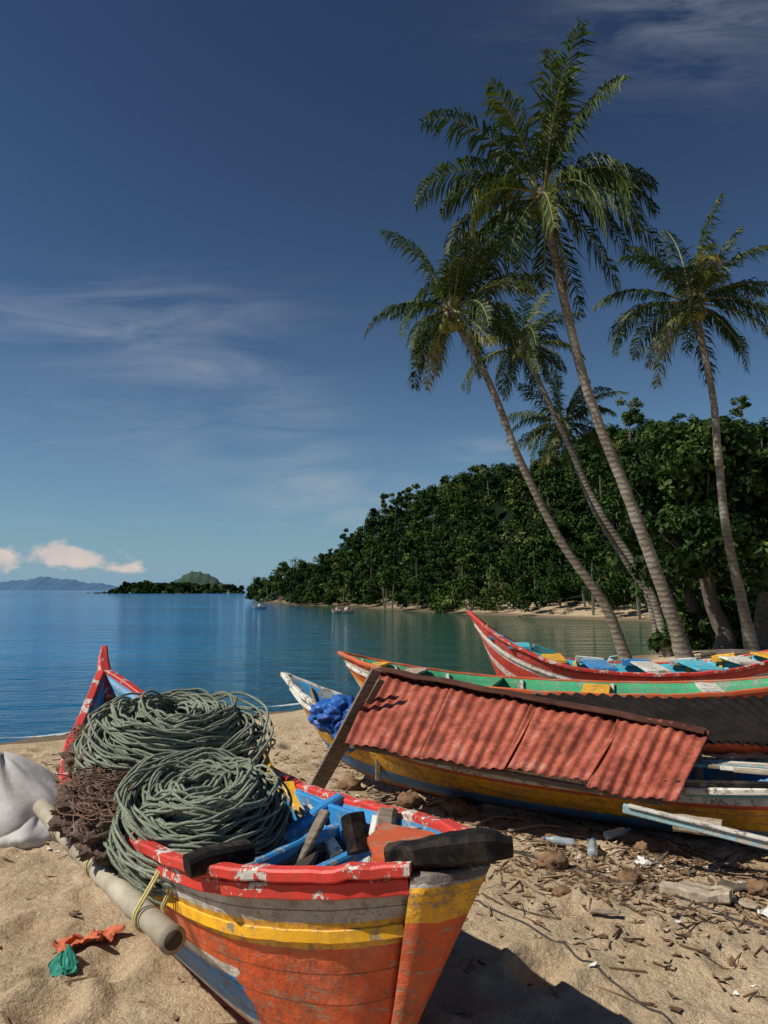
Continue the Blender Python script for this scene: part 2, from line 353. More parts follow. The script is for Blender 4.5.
M_leaf=leaf_mat('broad_leaves',[(0,(.010,.026,.005)),(.5,(.028,.062,.010)),(.85,(.070,.115,.018)),(1,(.15,.18,.04))],.15,.6,.2)
def broad_tree(x,y,h,R,trunk_h,lean=0,nl=46,per=170,tr=1.0):
    p=empty('beach_almond_tree'); z=float(ground_z([x],[y])[0])
    top=np.array([x+lean,y,z+trunk_h])
    tube('trunk',[(x,y,z-.3),(x+.1,y,z+.6),(x+lean*.5,y+.1,z+trunk_h*.55),tuple(top)],[.34*tr,.24*tr,.20*tr,.16*tr],M_bark,p,12,12,.06)
    cents=[];rads=[]
    for j in range(nl):
        a=rng.uniform(0,6.28); q=rng.random()**.8
        rr=R*math.sqrt(max(.05,1-(q*1.0-.25)**2*1.3))*rng.uniform(.35,1)
        c=np.array([x+lean+math.cos(a)*rr,y+math.sin(a)*rr,z+trunk_h*.75+(h-trunk_h*.75)*q]); cents.append(c); rads.append(rng.uniform(.4,.85))
        if j%4==0: 
            mid=(top+c)/2+np.array([0,0,-.15]); tube('branch_%d'%j,[tuple(top-np.array([0,0,.3*rng.random()])),tuple(mid),tuple(c)],[.09,.05,.02],M_bark,p,7,8,.05)
    Q,ci=clumps(np.array(cents),np.array(rads),per,.14,.7,.65)
    bt=rng.uniform(.1,.75,nl); tint=np.clip(bt[ci]+rng.normal(0,.15,len(ci)),0,1)
    mesh_obj('leaves',Q.reshape(-1,3),np.arange(len(Q)*4).reshape(-1,4),M_leaf,p,tint=tint)
broad_tree(11.7,27,7.6,2.6,3.0,-.5,64,220,1.25)
broad_tree(12.7,26.4,6.4,1.9,2.9,.5,34,190,1.1)
broad_tree(14.6,27.5,6.9,2.7,2.8,.2,58,200,1.2)
broad_tree(13.6,33,7.2,2.8,3.0,-.8,46,160)
broad_tree(17.5,31,7.2,3.4,3.0,0,46,140)
cs=[];
for (x,y,r) in [(11,30,.8),(12.6,31.5,1.0),(13.4,29.8,.9),(14.5,30,1.1),(15.6,29.5,1.2),(14,34,1.3),(16,35,1.5),(17.5,33,1.4),(19,37,1.6),(21,36,1.8),(15.5,38.5,1.2),(20,41,1.5),(23,44,1.6),(26,46,1.7),(18,29,1.5),(17,27.5,1.0),(28,50,1.8),(31,54,2),(33,60,2),(30,47,2)]:
    z=float(ground_z([x],[y])[0])
    for k in range(6): cs.append((x+rng.normal(0,r*.5),y+rng.normal(0,r*.4),z+r*rng.uniform(.3,1.4),r*rng.uniform(.4,.6)))
cs=np.array(cs); Q,ci=clumps(cs[:,:3],cs[:,3],150,.15,.8,.6)
mesh_obj('beach_shrubs',Q.reshape(-1,3),np.arange(len(Q)*4).reshape(-1,4),M_leaf,tint=np.clip(rng.uniform(.1,.6,len(cs))[ci]+rng.normal(0,.15,len(ci)),0,1))

# ------------------------------------------------------------------ palms
M_palm=leaf_mat('palm_leaves',[(0,(.008,.022,.006)),(.4,(.026,.054,.009)),(.72,(.085,.112,.018)),(.9,(.20,.18,.05)),(1,(.26,.17,.08))],.2,.55,.25)
m,t,b=new_mat('palm_bark'); co=obj_co(t); sx=t.new('ShaderNodeSeparateXYZ'); t.set(sx.inputs[0],co)
n1=t.noise(co,5,5,.7); n2=t.noise(co,1.1,4,.6); ring=t.math('SINE',t.math('ADD',t.math('MULTIPLY',sx.outputs[2],42),t.math('MULTIPLY',n1,9)))
c=t.ramp(n1,[(.3,(.11,.088,.065)),(.7,(.27,.23,.175))]); c=t.mix(t.ramp(ring,[(0,.35),(.5,0.0)]),c,(.06,.045,.03,1)); c=t.mix(t.ramp(n2,[(.5,0.0),(.65,.6)]),c,(.33,.31,.26,1))
t.set(b.inputs['Base Color'],c); b.inputs['Roughness'].default_value=.9; t.set(b.inputs['Normal'],t.bump(ring,.4,.03)); M_pbark=m
M_coco=simple('coconut',(.10,.12,.02),(.25,.22,.05),5,.5)
M_rach=simple('palm_midrib',(.10,.11,.03),(.24,.22,.08),5,.6)
def palm(trunk,L,nf,r0,seed,wind=(.35,0,0)):
    r=np.random.default_rng(seed); p=empty('coconut_palm')
    P=[np.array(q,float) for q in trunk]; gz=float(ground_z([P[0][0]],[P[0][1]])[0]); P[0][2]=gz-.15
    tube('trunk',P,[r0*1.7,r0*1.15,r0,r0*.92,r0*.85,r0*.8,r0*.75,r0*.7,r0*.85],M_pbark,p,14,70,.03)
    top=P[-1]; Vs=[];Fs=[];Ts=[];rv=[];rf=[];off=0;ro=0
    for f in range(nf):
        q=(f+.5)/nf; az=f*2.39996+r.normal(0,.35); e0=math.radians(84-132*q**.95+r.normal(0,9)); bend=math.radians(16+72*math.sin(math.pi*min(1,q*1.05))**.8+r.normal(0,13)); 
        Lf=L*(.78+.28*math.sin(math.pi*min(1,.25+q*.75)))*r.uniform(.78,1.16)
        n=16; pos=top+np.array([0,0,.1])+.12*np.array([math.cos(az),math.sin(az),0]); pts=[pos.copy()]
        tw=r.normal(0,.35); roll=r.normal(0,.5)
        for k in range(n-1):
            tt=k/(n-1); e_=e0-bend*tt**1.5; e_=max(e_,math.radians(-86)); aa=az+tw*tt
            d=np.array([math.cos(e_)*math.cos(aa),math.cos(e_)*math.sin(aa),math.sin(e_)])+np.array(wind)*tt*.55
            d/=np.linalg.norm(d); pos=pos+d*Lf/(n-1); pts.append(pos.copy())
        pts=np.array(pts); T=np.gradient(pts,axis=0); T/=np.linalg.norm(T,axis=1)[:,None]
        for k in range(n):
            S=np.cross(T[k],[0,0,1.]); S/=np.linalg.norm(S)+1e-6; U=np.cross(S,T[k]); w=.033*(1-k/n)+.005
            rv+= [pts[k]+S*w,pts[k]+U*w,pts[k]-S*w,pts[k]-U*w]
        for k in range(n-1):
            for j in range(4): rf.append((ro+k*4+j,ro+k*4+(j+1)%4,ro+k*4+4+(j+1)%4,ro+k*4+4+j))
        ro+=n*4
        m_=68; tt=np.linspace(.14,.995,m_)
        dry=r.random()<(.04 if q<.8 else .4); bt=r.uniform(.08,.58)+(0.3 if dry else 0)+ .08*(1-q)
        for side in(-1,1):
            keep=r.random(m_)>(.08 if q<.6 else .2)
            t_=tt[keep]+r.normal(0,.006,keep.sum()); t_=np.clip(t_,0,1)
            B=np.stack([np.interp(t_*(n-1),np.arange(n),pts[:,a]) for a in range(3)],-1)
            TT=np.stack([np.interp(t_*(n-1),np.arange(n),T[:,a]) for a in range(3)],-1)
            S=np.cross(TT,[0,0,1.]); ln=np.linalg.norm(S,axis=1)[:,None]
            hz=np.array([-math.sin(az),math.cos(az),0])*-1
            S=np.where(ln<.25,hz,S/(ln+1e-6)); U=np.cross(S,TT); S=S*math.cos(roll)+U*math.sin(roll)
            kN=len(t_)
            ll=L*.25*(np.sin(np.pi*np.clip(t_*.84+.12,0,1))**.6)*r.uniform(.6,1.15,kN)
            dr=r.uniform(.3,1.1,kN)[:,None]*(1.0 if q>.25 else .6)
            D1=S*side*.75+TT*r.uniform(.45,.9,kN)[:,None]+r.normal(0,.1,(kN,3)); D1/=np.linalg.norm(D1,axis=1)[:,None]
            D2=S*side*.35+TT*.5+np.array([0,0,-1.])*dr*1.5+np.array(wind)*.4+r.normal(0,.14,(kN,3)); D2/=np.linalg.norm(D2,axis=1)[:,None]
            l3=ll[:,None]; Mi=B+D1*l3*.45; E=Mi+D2*l3*.6; w=.027*L/3.4
            W=TT*w; Wn=W+np.array([0,0,.5])*w*r.choice([-1,1],kN)[:,None]
            Vq=np.stack([B-W*.6,B+W*.6,Mi-Wn,Mi+Wn,E-W*.12,E+W*.12],1).reshape(-1,3); o=off+np.arange(kN)*6
            Fs.append(np.concatenate([np.stack([o,o+1,o+3,o+2],-1),np.stack([o+2,o+3,o+5,o+4],-1)])); Vs.append(Vq); off+=kN*6
            tn=np.clip(bt+r.normal(0,.12,kN)+.12*(t_-.5),0,1); Ts.append(np.concatenate([tn,tn+.07]))
    mesh_obj('fronds',np.concatenate(Vs),np.concatenate(Fs),M_palm,p,tint=np.clip(np.concatenate(Ts),0,1))
    mesh_obj('frond_midribs',np.array(rv),np.array(rf),M_rach,p)
    for k in range(8):
        a=r.uniform(0,6.28); blob('coconut_%d'%k,top+np.array([math.cos(a)*.27,math.sin(a)*.27,-.25-.2*r.random()]),(.13,.13,.16),M_coco,p,.05,2,2)
    blob('crown_heart',top,(.2,.2,.38),M_pbark,p,.2,3,3)
palm([(8.0,20.5,0),(7.45,20.5,1.5),(6.47,20.5,4.4),(5.6,20.5,6.84),(4.98,20.4,9.36),(4.40,20.3,12.45)],3.75,35,.16,1,(.2,0,0))
palm([(6.95,22,0),(6.3,22,1.2),(5.04,22,3.12),(3.93,22,5.44),(3.1,22,7.66),(2.0,22,9.8)],2.75,33,.13,2,(.1,0,0))
palm([(11.0,30,0),(10.3,30,1.7),(8.46,30,4.8),(7.2,30,7.6),(6.23,30,9.83),(5.5,30,11.3)],2.7,28,.14,3,(.15,0,0))
palm([(11.4,32,0),(10.9,32,1.4),(10,32,2.9),(8.6,32,5.4),(7.55,32,8.6)],2.6,26,.13,4,(.15,0,0))
palm([(10.9,23,0),(10.6,23,1.5),(10.25,23,3.5),(10.1,23,5.9),(10.0,23,7.76),(9.55,23,10.4)],3.1,30,.14,5,(.15,0,0))

# ------------------------------------------------------------------ boats
def build_boat(p,L,R,K,hullm,innerm,railm,strakes=(),ribs=(),thwarts=(),pw=.55,n=56,rail=(.05,.045),floor=True,ribmat=None,thick=.028,blunt=None):
    Ls,Rs,Ks=catmull(L,n),catmull(R,n),catmull(K,n)
    s=np.concatenate([[0],np.cumsum(np.linalg.norm(np.diff(Ks,axis=0),axis=1))])
    def sect(i,side,v,out=0.0):
        G=(Ls if side==0 else Rs)[i]; k=Ks[i]
        e=max(math.exp(-i/3.5),math.exp(-(n-1-i)/3.5)); pp=pw+(1-pw)*e; f=v**pp
        q=k+(G-k)*f; q=np.array([q[0],q[1],k[2]+(G[2]-k[2])*v])
        if out:
            C=Ls if side==0 else Rs; a=C[max(0,i-1)]; b_=C[min(n-1,i+1)]; T=b_-a; N=np.array([T[1],-T[0],0]); N/=np.linalg.norm(N)+1e-9
            o=(Ls[n//2]-Rs[n//2])*(1 if side==0 else -1)
            if N@o<0: N=-N
            q=q+N*out
        return q
    vs=np.linspace(0,1,13); V=[];UV=[]
    for i in range(n):
        for v in vs[::-1]: V.append(sect(i,0,v)); UV.append((s[i],v))
        for v in vs[1:]: V.append(sect(i,1,v)); UV.append((s[i],v))
    k=25; F=grid_faces(n,k)
    V=np.array(V); i=n//2; a,b_,c=V[i*k+3],V[i*k+4],V[(i+1)*k+3]
    nn=np.cross(b_-a,c-a); o=Ls[i]-Rs[i]
    if nn@o<0: F=[f[::-1] for f in F]
    ob=mesh_obj('hull',V,F,[hullm,innerm],p,smooth=True,uv=UV)
    md=ob.modifiers.new('thickness','SOLIDIFY'); md.thickness=thick; md.offset=-1; md.material_offset=1; md.material_offset_rim=1
    if blunt:
        V=[];UV=[];out=np.array(blunt[1]); 
        for v in vs:
            A=sect(0,0,v); B=sect(0,1,v); w=(B-A); 
            for q in (-.03,.25,.5,.75,1.03): V.append(A+w*q+out*(.012+.02*math.sin(math.pi*max(0,min(1,q))))); UV.append((0,v))
        o2=mesh_obj('stem_board',V,grid_faces(13,5),blunt[0],p,smooth=True,uv=UV); md=o2.modifiers.new('t','SOLIDIFY'); md.thickness=.03; md.offset=0
    for side,nm in((0,'port'),(1,'starboard')):
        C=np.array([sect(i,side,1.0,.006)+np.array([0,0,.012+.003*math.sin(i*1.7)+.002*math.sin(i*.6)]) for i in range(n)])
        sweep_rect('gunwale_'+nm,C,rail[0],rail[1],railm,p,.0014)
        for j,(v,w,h,m_) in enumerate(strakes):
            C=np.array([sect(i,side,v,w*.35) for i in range(0 if blunt else 1,n-1)]); sweep_rect('strake_%s_%d'%(nm,j),C,w,h,m_,p,.001)
        for i in ribs:
            C=np.array([sect(i,side,v,-.045) for v in np.linspace(.12,1.0,8)]); T=Ks[min(n-1,i+1)]-Ks[max(0,i-1)]
            sweep_rect('rib_%s_%d'%(nm,i),C,.045,.04,ribmat or innerm,p,0,sidev=T)
    if floor:
        V=[]
        for i in range(4,n-4): V+= [sect(i,0,.28,-.01),sect(i,1,.28,-.01)]
        mesh_obj('floor_boards',V,grid_faces(n-8,2),M_dark,p)
    for j,(i,v,w,m_) in enumerate(thwarts):
        plank('thwart_%d'%j,sect(i,0,v,-.02),sect(i,1,v,-.02),w,.03,m_,p)
    return sect
# --- foreground boat
fb=empty('fishing_boat')
L=[(.085,2.43,.85),(-.24,2.53,.80),(-.61,2.75,.74),(-1.0,3.22,.68),(-1.48,3.8,.67),(-1.8,4.5,.74),(-1.98,5.2,.86),(-2.1,5.85,1.10)]
R=[(.31,2.47,.87),(.22,2.92,.82),(-.01,3.38,.76),(-.30,3.85,.70),(-.62,4.35,.69),(-1.05,4.9,.75),(-1.5,5.4,.86),(-2.1,5.85,1.10)]
K=[(.0,2.70,.10),(-.12,2.85,.03),(-.33,3.1,.0),(-.62,3.5,-.02),(-.95,4.0,-.02),(-1.3,4.55,0),(-1.62,5.1,.05),(-1.9,5.5,.3)]
near=[(0,ORED),(.68,YEL),(.80,(.50,.46,.41)),(.93,RED)]
far=[(0,ORED),(.16,WHT),(.22,BLU),(.46,WHT),(.52,ORED),(.68,YEL),(.80,WHT),(.91,RED)]
HM=hull_mat('hull_paint_red_yellow_blue',near,far,.50,.36,(.42,.27,.18),7)
HS=hull_mat('stem_paint_red_yellow',[(0,ORED),(.79,YEL),(.95,(.42,.38,.34))],None,.5,.38,(.36,.24,.17),1)
sect=build_boat(fb,L,R,K,HM,M_inblue,M_red,strakes=[(.945,.026,.05,M_red),(.745,.014,.04,M_yel)],ribs=range(6,54,5),thwarts=[(22,.8,.10,M_wood),(45,.85,.12,M_blu)],pw=.5,ribmat=M_wht,n=60,blunt=(HS,(.25,-.9,-.1),M_red),rail=(.055,.04))
cp=catmull([(.01,2.485,.885),(.12,2.455,.90),(.22,2.44,.915),(.31,2.425,.93),(.385,2.41,.935)],14)
sweep_rect('stem_cap',cp,[.06,.085,.10,.10,.045],[.055,.07,.085,.09,.05],M_blk,fb,.0025)
sweep_rect('stem_cap_return',[(.30,2.50,.90),(.27,2.72,.87),(.22,2.92,.845)],[.08,.07,.05],[.05,.04,.04],M_red,fb,.001)
sweep_rect('bow_cross_beam',[(-.665,2.70,.775),(-.60,2.74,.785),(-.53,2.78,.79),(-.47,2.82,.79)],.085,[.06,.075,.07,.06],M_blk,fb,.002)
mesh_obj('foredeck',[(.27,2.50,.84),(.08,2.50,.825),(-.03,2.66,.80),(-.06,2.90,.785),(.0,3.12,.775),(.18,2.92,.80)],[(0,1,2,3,4,5)],M_org,fb).modifiers.new('t','SOLIDIFY').thickness=.02
plank('foredeck_edge_board',(-.04,2.62,.74),(-.02,3.12,.73),.02,.11,M_org,fb)
plank('bow_post',(-.09,3.00,.72),(-.12,3.06,.84),.08,.08,M_blk,fb)
plank('bow_post_b',(.0,3.14,.70),(.02,3.20,.83),.07,.05,M_wood,fb)
for k,(x0,y0,x1,y1) in enumerate([(-.46,2.72,-.06,3.24),(-.62,2.98,-.20,3.50)]):
    plank('bow_frame_%d'%k,(x0,y0,.62),(x1,y1,.66),.045,.05,M_blu,fb)
plank('bilge_board',(-.22,2.66,.52),(-.30,3.30,.50),.16,.02,M_wood,fb); plank('bilge_board_b',(-.42,2.80,.50),(-.46,3.3,.48),.14,.02,M_inblue,fb)
sweep_rect('far_stem_post',[(-1.95,5.6,.72),(-2.08,5.83,1.04),(-2.12,5.9,1.16),(-2.13,5.95,1.27)],[.09,.09,.08,.04],[.14,.14,.11,.06],M_red,fb,.001)
plank('blue_coaming',(-.10,3.34,.70),(-.62,4.22,.62),.03,.14,M_blu,fb)
plank('yellow_board',(-.50,3.90,.58),(-.66,4.30,.80),.03,.12,M_yel,fb)
plank('frame_board',(-.36,3.22,.58),(-.25,3.42,.75),.045,.03,M_wood,fb)
plank('inner_board',(-.50,3.35,.60),(-.20,3.66,.74),.05,.07,M_blu,fb)
for k,(a_,b_,m_) in enumerate([((-.38,3.0,.56),(-.30,3.32,.62),M_dark),((-.20,3.35,.60),(-.36,3.62,.72),M_wht),((-.35,3.7,.6),(-.48,3.95,.74),M_yel)]): plank('loose_board_%d'%k,a_,b_,.06,.025,m_,fb)
# bamboo pole
bp=empty('bamboo_pole')
M_bam=simple('bamboo',(.22,.18,.13),(.48,.43,.33),3,.6,.25,.005,(1,1,1))
a=np.array((-.73,2.80,.495)); bb=np.array((-1.86,4.32,.53)); 
P_=[a+(bb-a)*q+np.array([0,0,-.02*math.sin(math.pi*q)]) for q in np.linspace(0,1,40)]; rr=[.044+.005*(1 if i%8==0 else 0) for i in range(40)]
tube('pole',P_,rr,M_bam,bp,16)
d_=(bb-a)/np.linalg.norm(bb-a); tube('pole_hollow_end',[a-d_*.002,a-d_*.0045],[.033],M_dark,bp,16)
M_lash=simple('yellow_rope',(.45,.36,.12),(.7,.6,.3),30,.8)
lp=[]
for k,q in enumerate((.12,.13,.45,.46,.75)):
    c=a+(bb-a)*q; up=np.array([0,0,1.]); s_=np.cross(d_,up); s_/=np.linalg.norm(s_); u_=np.cross(s_,d_)
    lp.append(np.array([c+(s_*math.cos(w)*(.055)+u_*(math.sin(w)*.055+(.11 if math.sin(w)>.5 else 0)))+s_*(.07 if math.sin(w)>.5 else 0) for w in np.linspace(0,6.28,20)[:-1]]))
curves('lashing',lp,.005,M_lash,bp)
# ropes
m,t,b=new_mat('green_rope'); co=obj_co(t); n=t.noise(co,4,3); n2=t.noise(co,170,2); 
c=t.ramp(n,[(.3,(.15,.17,.12)),(.7,(.33,.36,.27))]); c=t.mix(t.ramp(n2,[(.45,0.0),(.6,.6)]),c,(.06,.07,.05,1)); t.set(b.inputs['Base Color'],c); b.inputs['Roughness'].default_value=.8; b.inputs['Specular IOR Level'].default_value=.25; t.set(b.inputs['Normal'],t.bump(n2,.6,.004)); M_rope=m
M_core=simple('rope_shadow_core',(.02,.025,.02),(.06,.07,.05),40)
def coil(name,c,R,h,n,seed,tiltdir=(0,0),sq=(1,1)):
    r=np.random.default_rng(seed); p=empty(name); loops=[]
    for i in range(n):
        if i%5==0: grp=(r.uniform(-.10,.10)*R/.4,r.uniform(-.10,.10)*R/.4,r.normal(0,.15),r.normal(0,.15),r.uniform(.35,.98))
        ra=R*np.clip(grp[4]+r.normal(0,.045),.22,1.0); th=np.linspace(0,2*math.pi,49)[:-1]
        zt=h*math.sqrt(max(0.02,1-(ra/R/1.05)**2))*(1 if r.random()<.65 else r.uniform(.2,.9))
        tx=grp[2]+r.normal(0,.05)+tiltdir[0]; ty=grp[3]+r.normal(0,.05)+tiltdir[1]
        x=ra*np.cos(th)*sq[0]*r.uniform(.93,1.05); y=ra*np.sin(th)*sq[1]*r.uniform(.93,1.05)
        k1,k2=r.uniform(0,6.28,2)
        z=zt+tx*x+ty*y+.012*np.sin(3*th+k1)+.008*np.sin(7*th+k2)
        x=x*(1+.03*np.sin(2*th+k2)+.02*np.sin(5*th+k1)); y=y*(1+.03*np.sin(3*th+k1))
        loops.append(np.stack([c[0]+grp[0]+x,c[1]+grp[1]+y,c[2]+z],-1))
    curves('coil',loops,.0068,M_rope,p)
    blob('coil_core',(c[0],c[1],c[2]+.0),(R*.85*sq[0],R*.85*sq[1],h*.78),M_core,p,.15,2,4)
    return p
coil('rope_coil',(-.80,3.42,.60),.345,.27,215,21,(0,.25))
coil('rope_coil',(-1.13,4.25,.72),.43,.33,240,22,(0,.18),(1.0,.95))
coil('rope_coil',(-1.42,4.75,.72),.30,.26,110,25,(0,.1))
# brown net
net=empty('fishing_net')
m,t,b=new_mat('brown_net'); co=obj_co(t); vo=t.new('ShaderNodeTexVoronoi',feature='DISTANCE_TO_EDGE'); t.set(vo.inputs['Vector'],co); vo.inputs['Scale'].default_value=70
nn=t.noise(co,9,4,.7); c=t.ramp(nn,[(.3,(.07,.04,.028)),(.7,(.24,.145,.10))]); c=t.mix(t.ramp(vo.outputs['Distance'],[(.04,0.0),(.12,.7)]),c,(.02,.013,.01,1))
t.set(b.inputs['Base Color'],c); b.inputs['Roughness'].default_value=.9; t.set(b.inputs['Normal'],t.bump(nn,.8,.03)); M_net=m
M_nets=simple('net_twine',(.09,.05,.035),(.26,.16,.11),25,.9)
NC=[(-1.33,3.85,.66),(-1.50,4.35,.72),(-1.14,3.52,.64),(-1.64,4.75,.74)]
for k,(c,s_) in enumerate(zip(NC,[(.23,.28,.15),(.23,.30,.17),(.19,.20,.11),(.19,.24,.14)])): blob('net_bundle_%d'%k,c,s_,M_net,net,.3,2.5,5,k,.5)
lp=[]; r=np.random.default_rng(9)
for k in range(300):
    c=np.array(NC[k%4])+r.normal(0,.05,3)*[1,1,.2]; th=np.linspace(0,6.28,30)[:-1]; Rr=r.uniform(.05,.20); ph=r.uniform(0,6.28,4)
    lp.append(np.stack([c[0]+Rr*np.cos(th)*(.85+.2*np.sin(2*th+ph[0])),c[1]+Rr*np.sin(th)*(.85+.2*np.sin(3*th+ph[1])),c[2]+.01+.15*np.sqrt(np.clip(1-(Rr/.26)**2,0,1))+.015*np.sin(2*th+ph[2])+.006*np.sin(5*th+ph[3])],-1))
curves('net_strands',lp,.0026,M_nets,net)
# white sack: pinched cloth bag with vertical pleats
ws=empty('white_sack'); M_sack=simple('sack_cloth',(.42,.41,.39),(.56,.55,.53),14,.85,.35,.012)
def sack(nm,cx,cy,R,H,seed):
    V=[];nu,nv=72,26; z0=float(ground_z([cx],[cy])[0])-.02
    for j in range(nv):
        v=j/(nv-1); prof=(1.0+.12*math.sin(v*5))*(1-v**2.6)**.62*(.86+.14*math.cos(v*2))+.03
        for i in range(nu):
            a=2*math.pi*i/nu; q=Vector((math.cos(a)*1.6,math.sin(a)*1.6,v*1.2+seed)); pl=.10*v*math.sin(a*9+2*math.sin(v*4+seed))+.05*math.sin(a*4+seed+v*3)
            rr=R*prof*(1+pl+.22*mnoise.noise(q)+.05*mnoise.noise(q*4))
            V.append((cx+rr*math.cos(a)+.10*R*v*math.sin(seed),cy+rr*math.sin(a)*.85,z0+H*v*(1+.08*mnoise.noise(q*1.5))))
    F=grid_faces(nv,nu,True); F.append(tuple((nv-1)*nu+i for i in range(nu)))
    mesh_obj(nm,V,F,M_sack,ws,True)
sack('sack_body',-2.90,6.0,.50,.58,3.3); sack('sack_fold',-2.55,5.82,.27,.26,6.1)

# --- other boats
def sym(A,B,beam,zm,zA,zB,zg=-.03,kA=.35,kB=.35,rk=.09):
    A=np.array(A,float);B=np.array(B,float); ax=B-A; ln=np.linalg.norm(ax); u=ax/ln; pr=np.array([u[1],-u[0]])
    ts=[0,.06,.15,.3,.5,.7,.85,.94,1]; ws_=[0,.34,.62,.92,1,.92,.64,.36,0]
    L=[];R=[];K=[]
    for t_,w in zip(ts,ws_):
        z=zm+((zA-zm)*(1-t_/.5)**2.6 if t_<.5 else (zB-zm)*((t_-.5)/.5)**2.6)
        c=A+ax*t_; L.append((*(c+pr*w*beam),z)); R.append((*(c-pr*w*beam),z))
        c2=A+ax*(rk+(1-2*rk)*t_); kz=zg+{0:kA*zA,.06:kA*zA*.42,.15:kA*zA*.1,.85:kB*zB*.1,.94:kB*zB*.42,1:kB*zB}.get(t_,0)
        K.append((*c2,kz))
    return L,R,K
# B roofed boat
rb=empty('roofed_fishing_boat')
L,R,K=sym((-.97,7.55),(4.1,4.5),.52,.37,.88,.95)
HB=hull_mat('hull_paint_blue_yellow',[(0,(.30,.12,.05)),(.16,BLU),(.36,YEL),(.72,ORED),(.80,WHT),(.92,CYN)],None,.5,.4,(.25,.2,.15),8)
build_boat(rb,L,R,K,HB,M_inblue,M_wht,strakes=[(.86,.02,.04,M_wht)],ribs=range(5,54,6),thwarts=[(14,.9,.1,M_wht),(38,.9,.1,M_blu),(42,.9,.12,M_wht),(46,.85,.12,M_yel)],ribmat=M_wood2)
def corr(name,TL,TR,BL,BR,waves,amp,mat,p,ph=0,sag=0.0):
    TL,TR,BL,BR=[np.array(q,float) for q in(TL,TR,BL,BR)]
    n=waves*8+1; mm=9; N=np.cross(TR-TL,BL-TL); N/=np.linalg.norm(N)
    if N[2]<0: N=-N
    V=[]
    for i in range(n):
        u=i/(n-1)
        for j in range(mm):
            v=j/(mm-1); q=(TL*(1-u)+TR*u)*(1-v)+(BL*(1-u)+BR*u)*v
            dent=.02*math.sin(ph*3+u*5)*max(0,v-.6)
            q=q+N*(amp*math.sin(2*math.pi*waves*u+ph)*(1+.2*math.sin(u*7+v*3+ph))+.012*math.sin(u*9+v*4+ph)+dent)
            V.append(q)
    o=mesh_obj(name,V,grid_faces(n,mm),mat,p,smooth=True); md=o.modifiers.new('t','SOLIDIFY'); md.thickness=.004; return o
m,t,b=new_mat('red_roof_iron'); co=obj_co(t); n1=t.noise(co,2.2,4,.65); n2=t.noise(co,6.6,6,.7); n3=t.noise(co,50,3,.7)
c=t.ramp(n1,[(.3,(.31,.062,.038)),(.7,(.47,.125,.075))]); c=t.mix(t.ramp(n2,[(.47,0.0),(.60,.85)]),c,(.18,.042,.026,1)); c=t.mix(t.ramp(n2,[(.32,.6),(.43,0.0)]),c,(.55,.28,.21,1)); c=t.mix(t.ramp(n3,[(.52,0.0),(.70,.6)]),c,(.10,.04,.02,1))
t.set(b.inputs['Base Color'],c); b.inputs['Roughness'].default_value=.65; b.inputs['Specular IOR Level'].default_value=.3; t.set(b.inputs['Normal'],t.bump(n3,.3,.003)); M_roof=m
M_rust=simple('rusty_iron',(.05,.022,.016),(.14,.06,.04),5,.85,.4,.01,spec=.1); M_dkiron=simple('dark_iron_sheet',(.008,.007,.007),(.022,.018,.016),5,.85,.3,.01,spec=.05)
TL=np.array((-.05,6.7,1.0)); TR=np.array((2.2,5.4,.70)); BL=np.array((-.30,6.0,.55)); BR=np.array((1.76,4.95,.40))
cuts=[0,.27,.53,.78,1.0]
for k in range(4):
    a0,a1=cuts[k],cuts[k+1]+.015
    dz=np.array([0,0,.006*k+(.03 if k==3 else 0)]); ex=np.array([.0,-.06,-.05]) if k==3 else np.array([0,-.02*(k%2),0])
    corr('roof_sheet_%d'%k,TL+(TR-TL)*a0+dz,TL+(TR-TL)*a1+dz,BL+(BR-BL)*a0+dz+ex,BL+(BR-BL)*a1+dz+ex+rng.normal(0,.012,3),8,.0095,M_roof,rb,k)
corr('back_roof_sheet',TL+(.02,.02,.0),TR+(.02,.02,.02),(.35,7.35,.84),(2.5,6.0,.55),28,.014,M_rust,rb)
plank('ridge_cap',TL+(0,0,.03),TR+(0,0,.045),.16,.018,M_rust,rb,n=14,wob=.006)
corr('dark_roof_sheet',(1.35,7.05,.76),(3.6,6.7,.78),(2.05,5.85,.58),(3.25,5.45,.60),20,.016,M_dkiron,rb)
for k,(a,b_) in enumerate([((-.05,6.72,.1),(-.05,6.7,.97)),((1.15,6.05,.05),(1.12,6.02,.82)),((2.15,5.42,.05),(2.15,5.42,.66)),((3.2,6.3,.0),(3.2,6.3,.72)),((1.8,6.6,.0),(1.8,6.6,.70)),((2.9,5.6,.1),(2.9,5.6,.58))]): plank('roof_post_%d'%k,a,b_,.05,.05,M_wood,rb)
plank('eave_beam',BL+(.05,.08,-.04),BR+(.0,.08,-.04),.04,.04,M_wood,rb)
plank('leaning_board',(-.62,6.35,.02),(-.06,6.25,1.06),.085,.03,M_wood,rb,sidev=(.8,.3,-.3))
plank('leaning_board_b',(-.55,6.42,.05),(-.02,6.35,.98),.06,.03,M_wood,rb,sidev=(.8,.3,-.3))
plank('side_plank',(1.48,4.92,.36),(2.70,4.22,.20),.035,.055,M_ltb,rb)
plank('side_plank_b',(1.50,4.89,.385),(2.72,4.19,.23),.04,.018,M_wht,rb)
plank('dark_rail',(1.75,5.10,.47),(3.1,4.42,.60),.05,.035,M_blk,rb)
for k in range(6):
    plank('deck_plank_%d'%k,(1.98+.05*k,5.50-.09*k,.52+.008*k),(3.2,5.02-.10*k,.56),.06,.022,[M_wht,M_wood2,M_cyn,M_wood][k%4],rb)
plank('cut_log',(1.78,4.90,.28),(2.02,4.77,.28),.09,.09,M_wood2,rb)
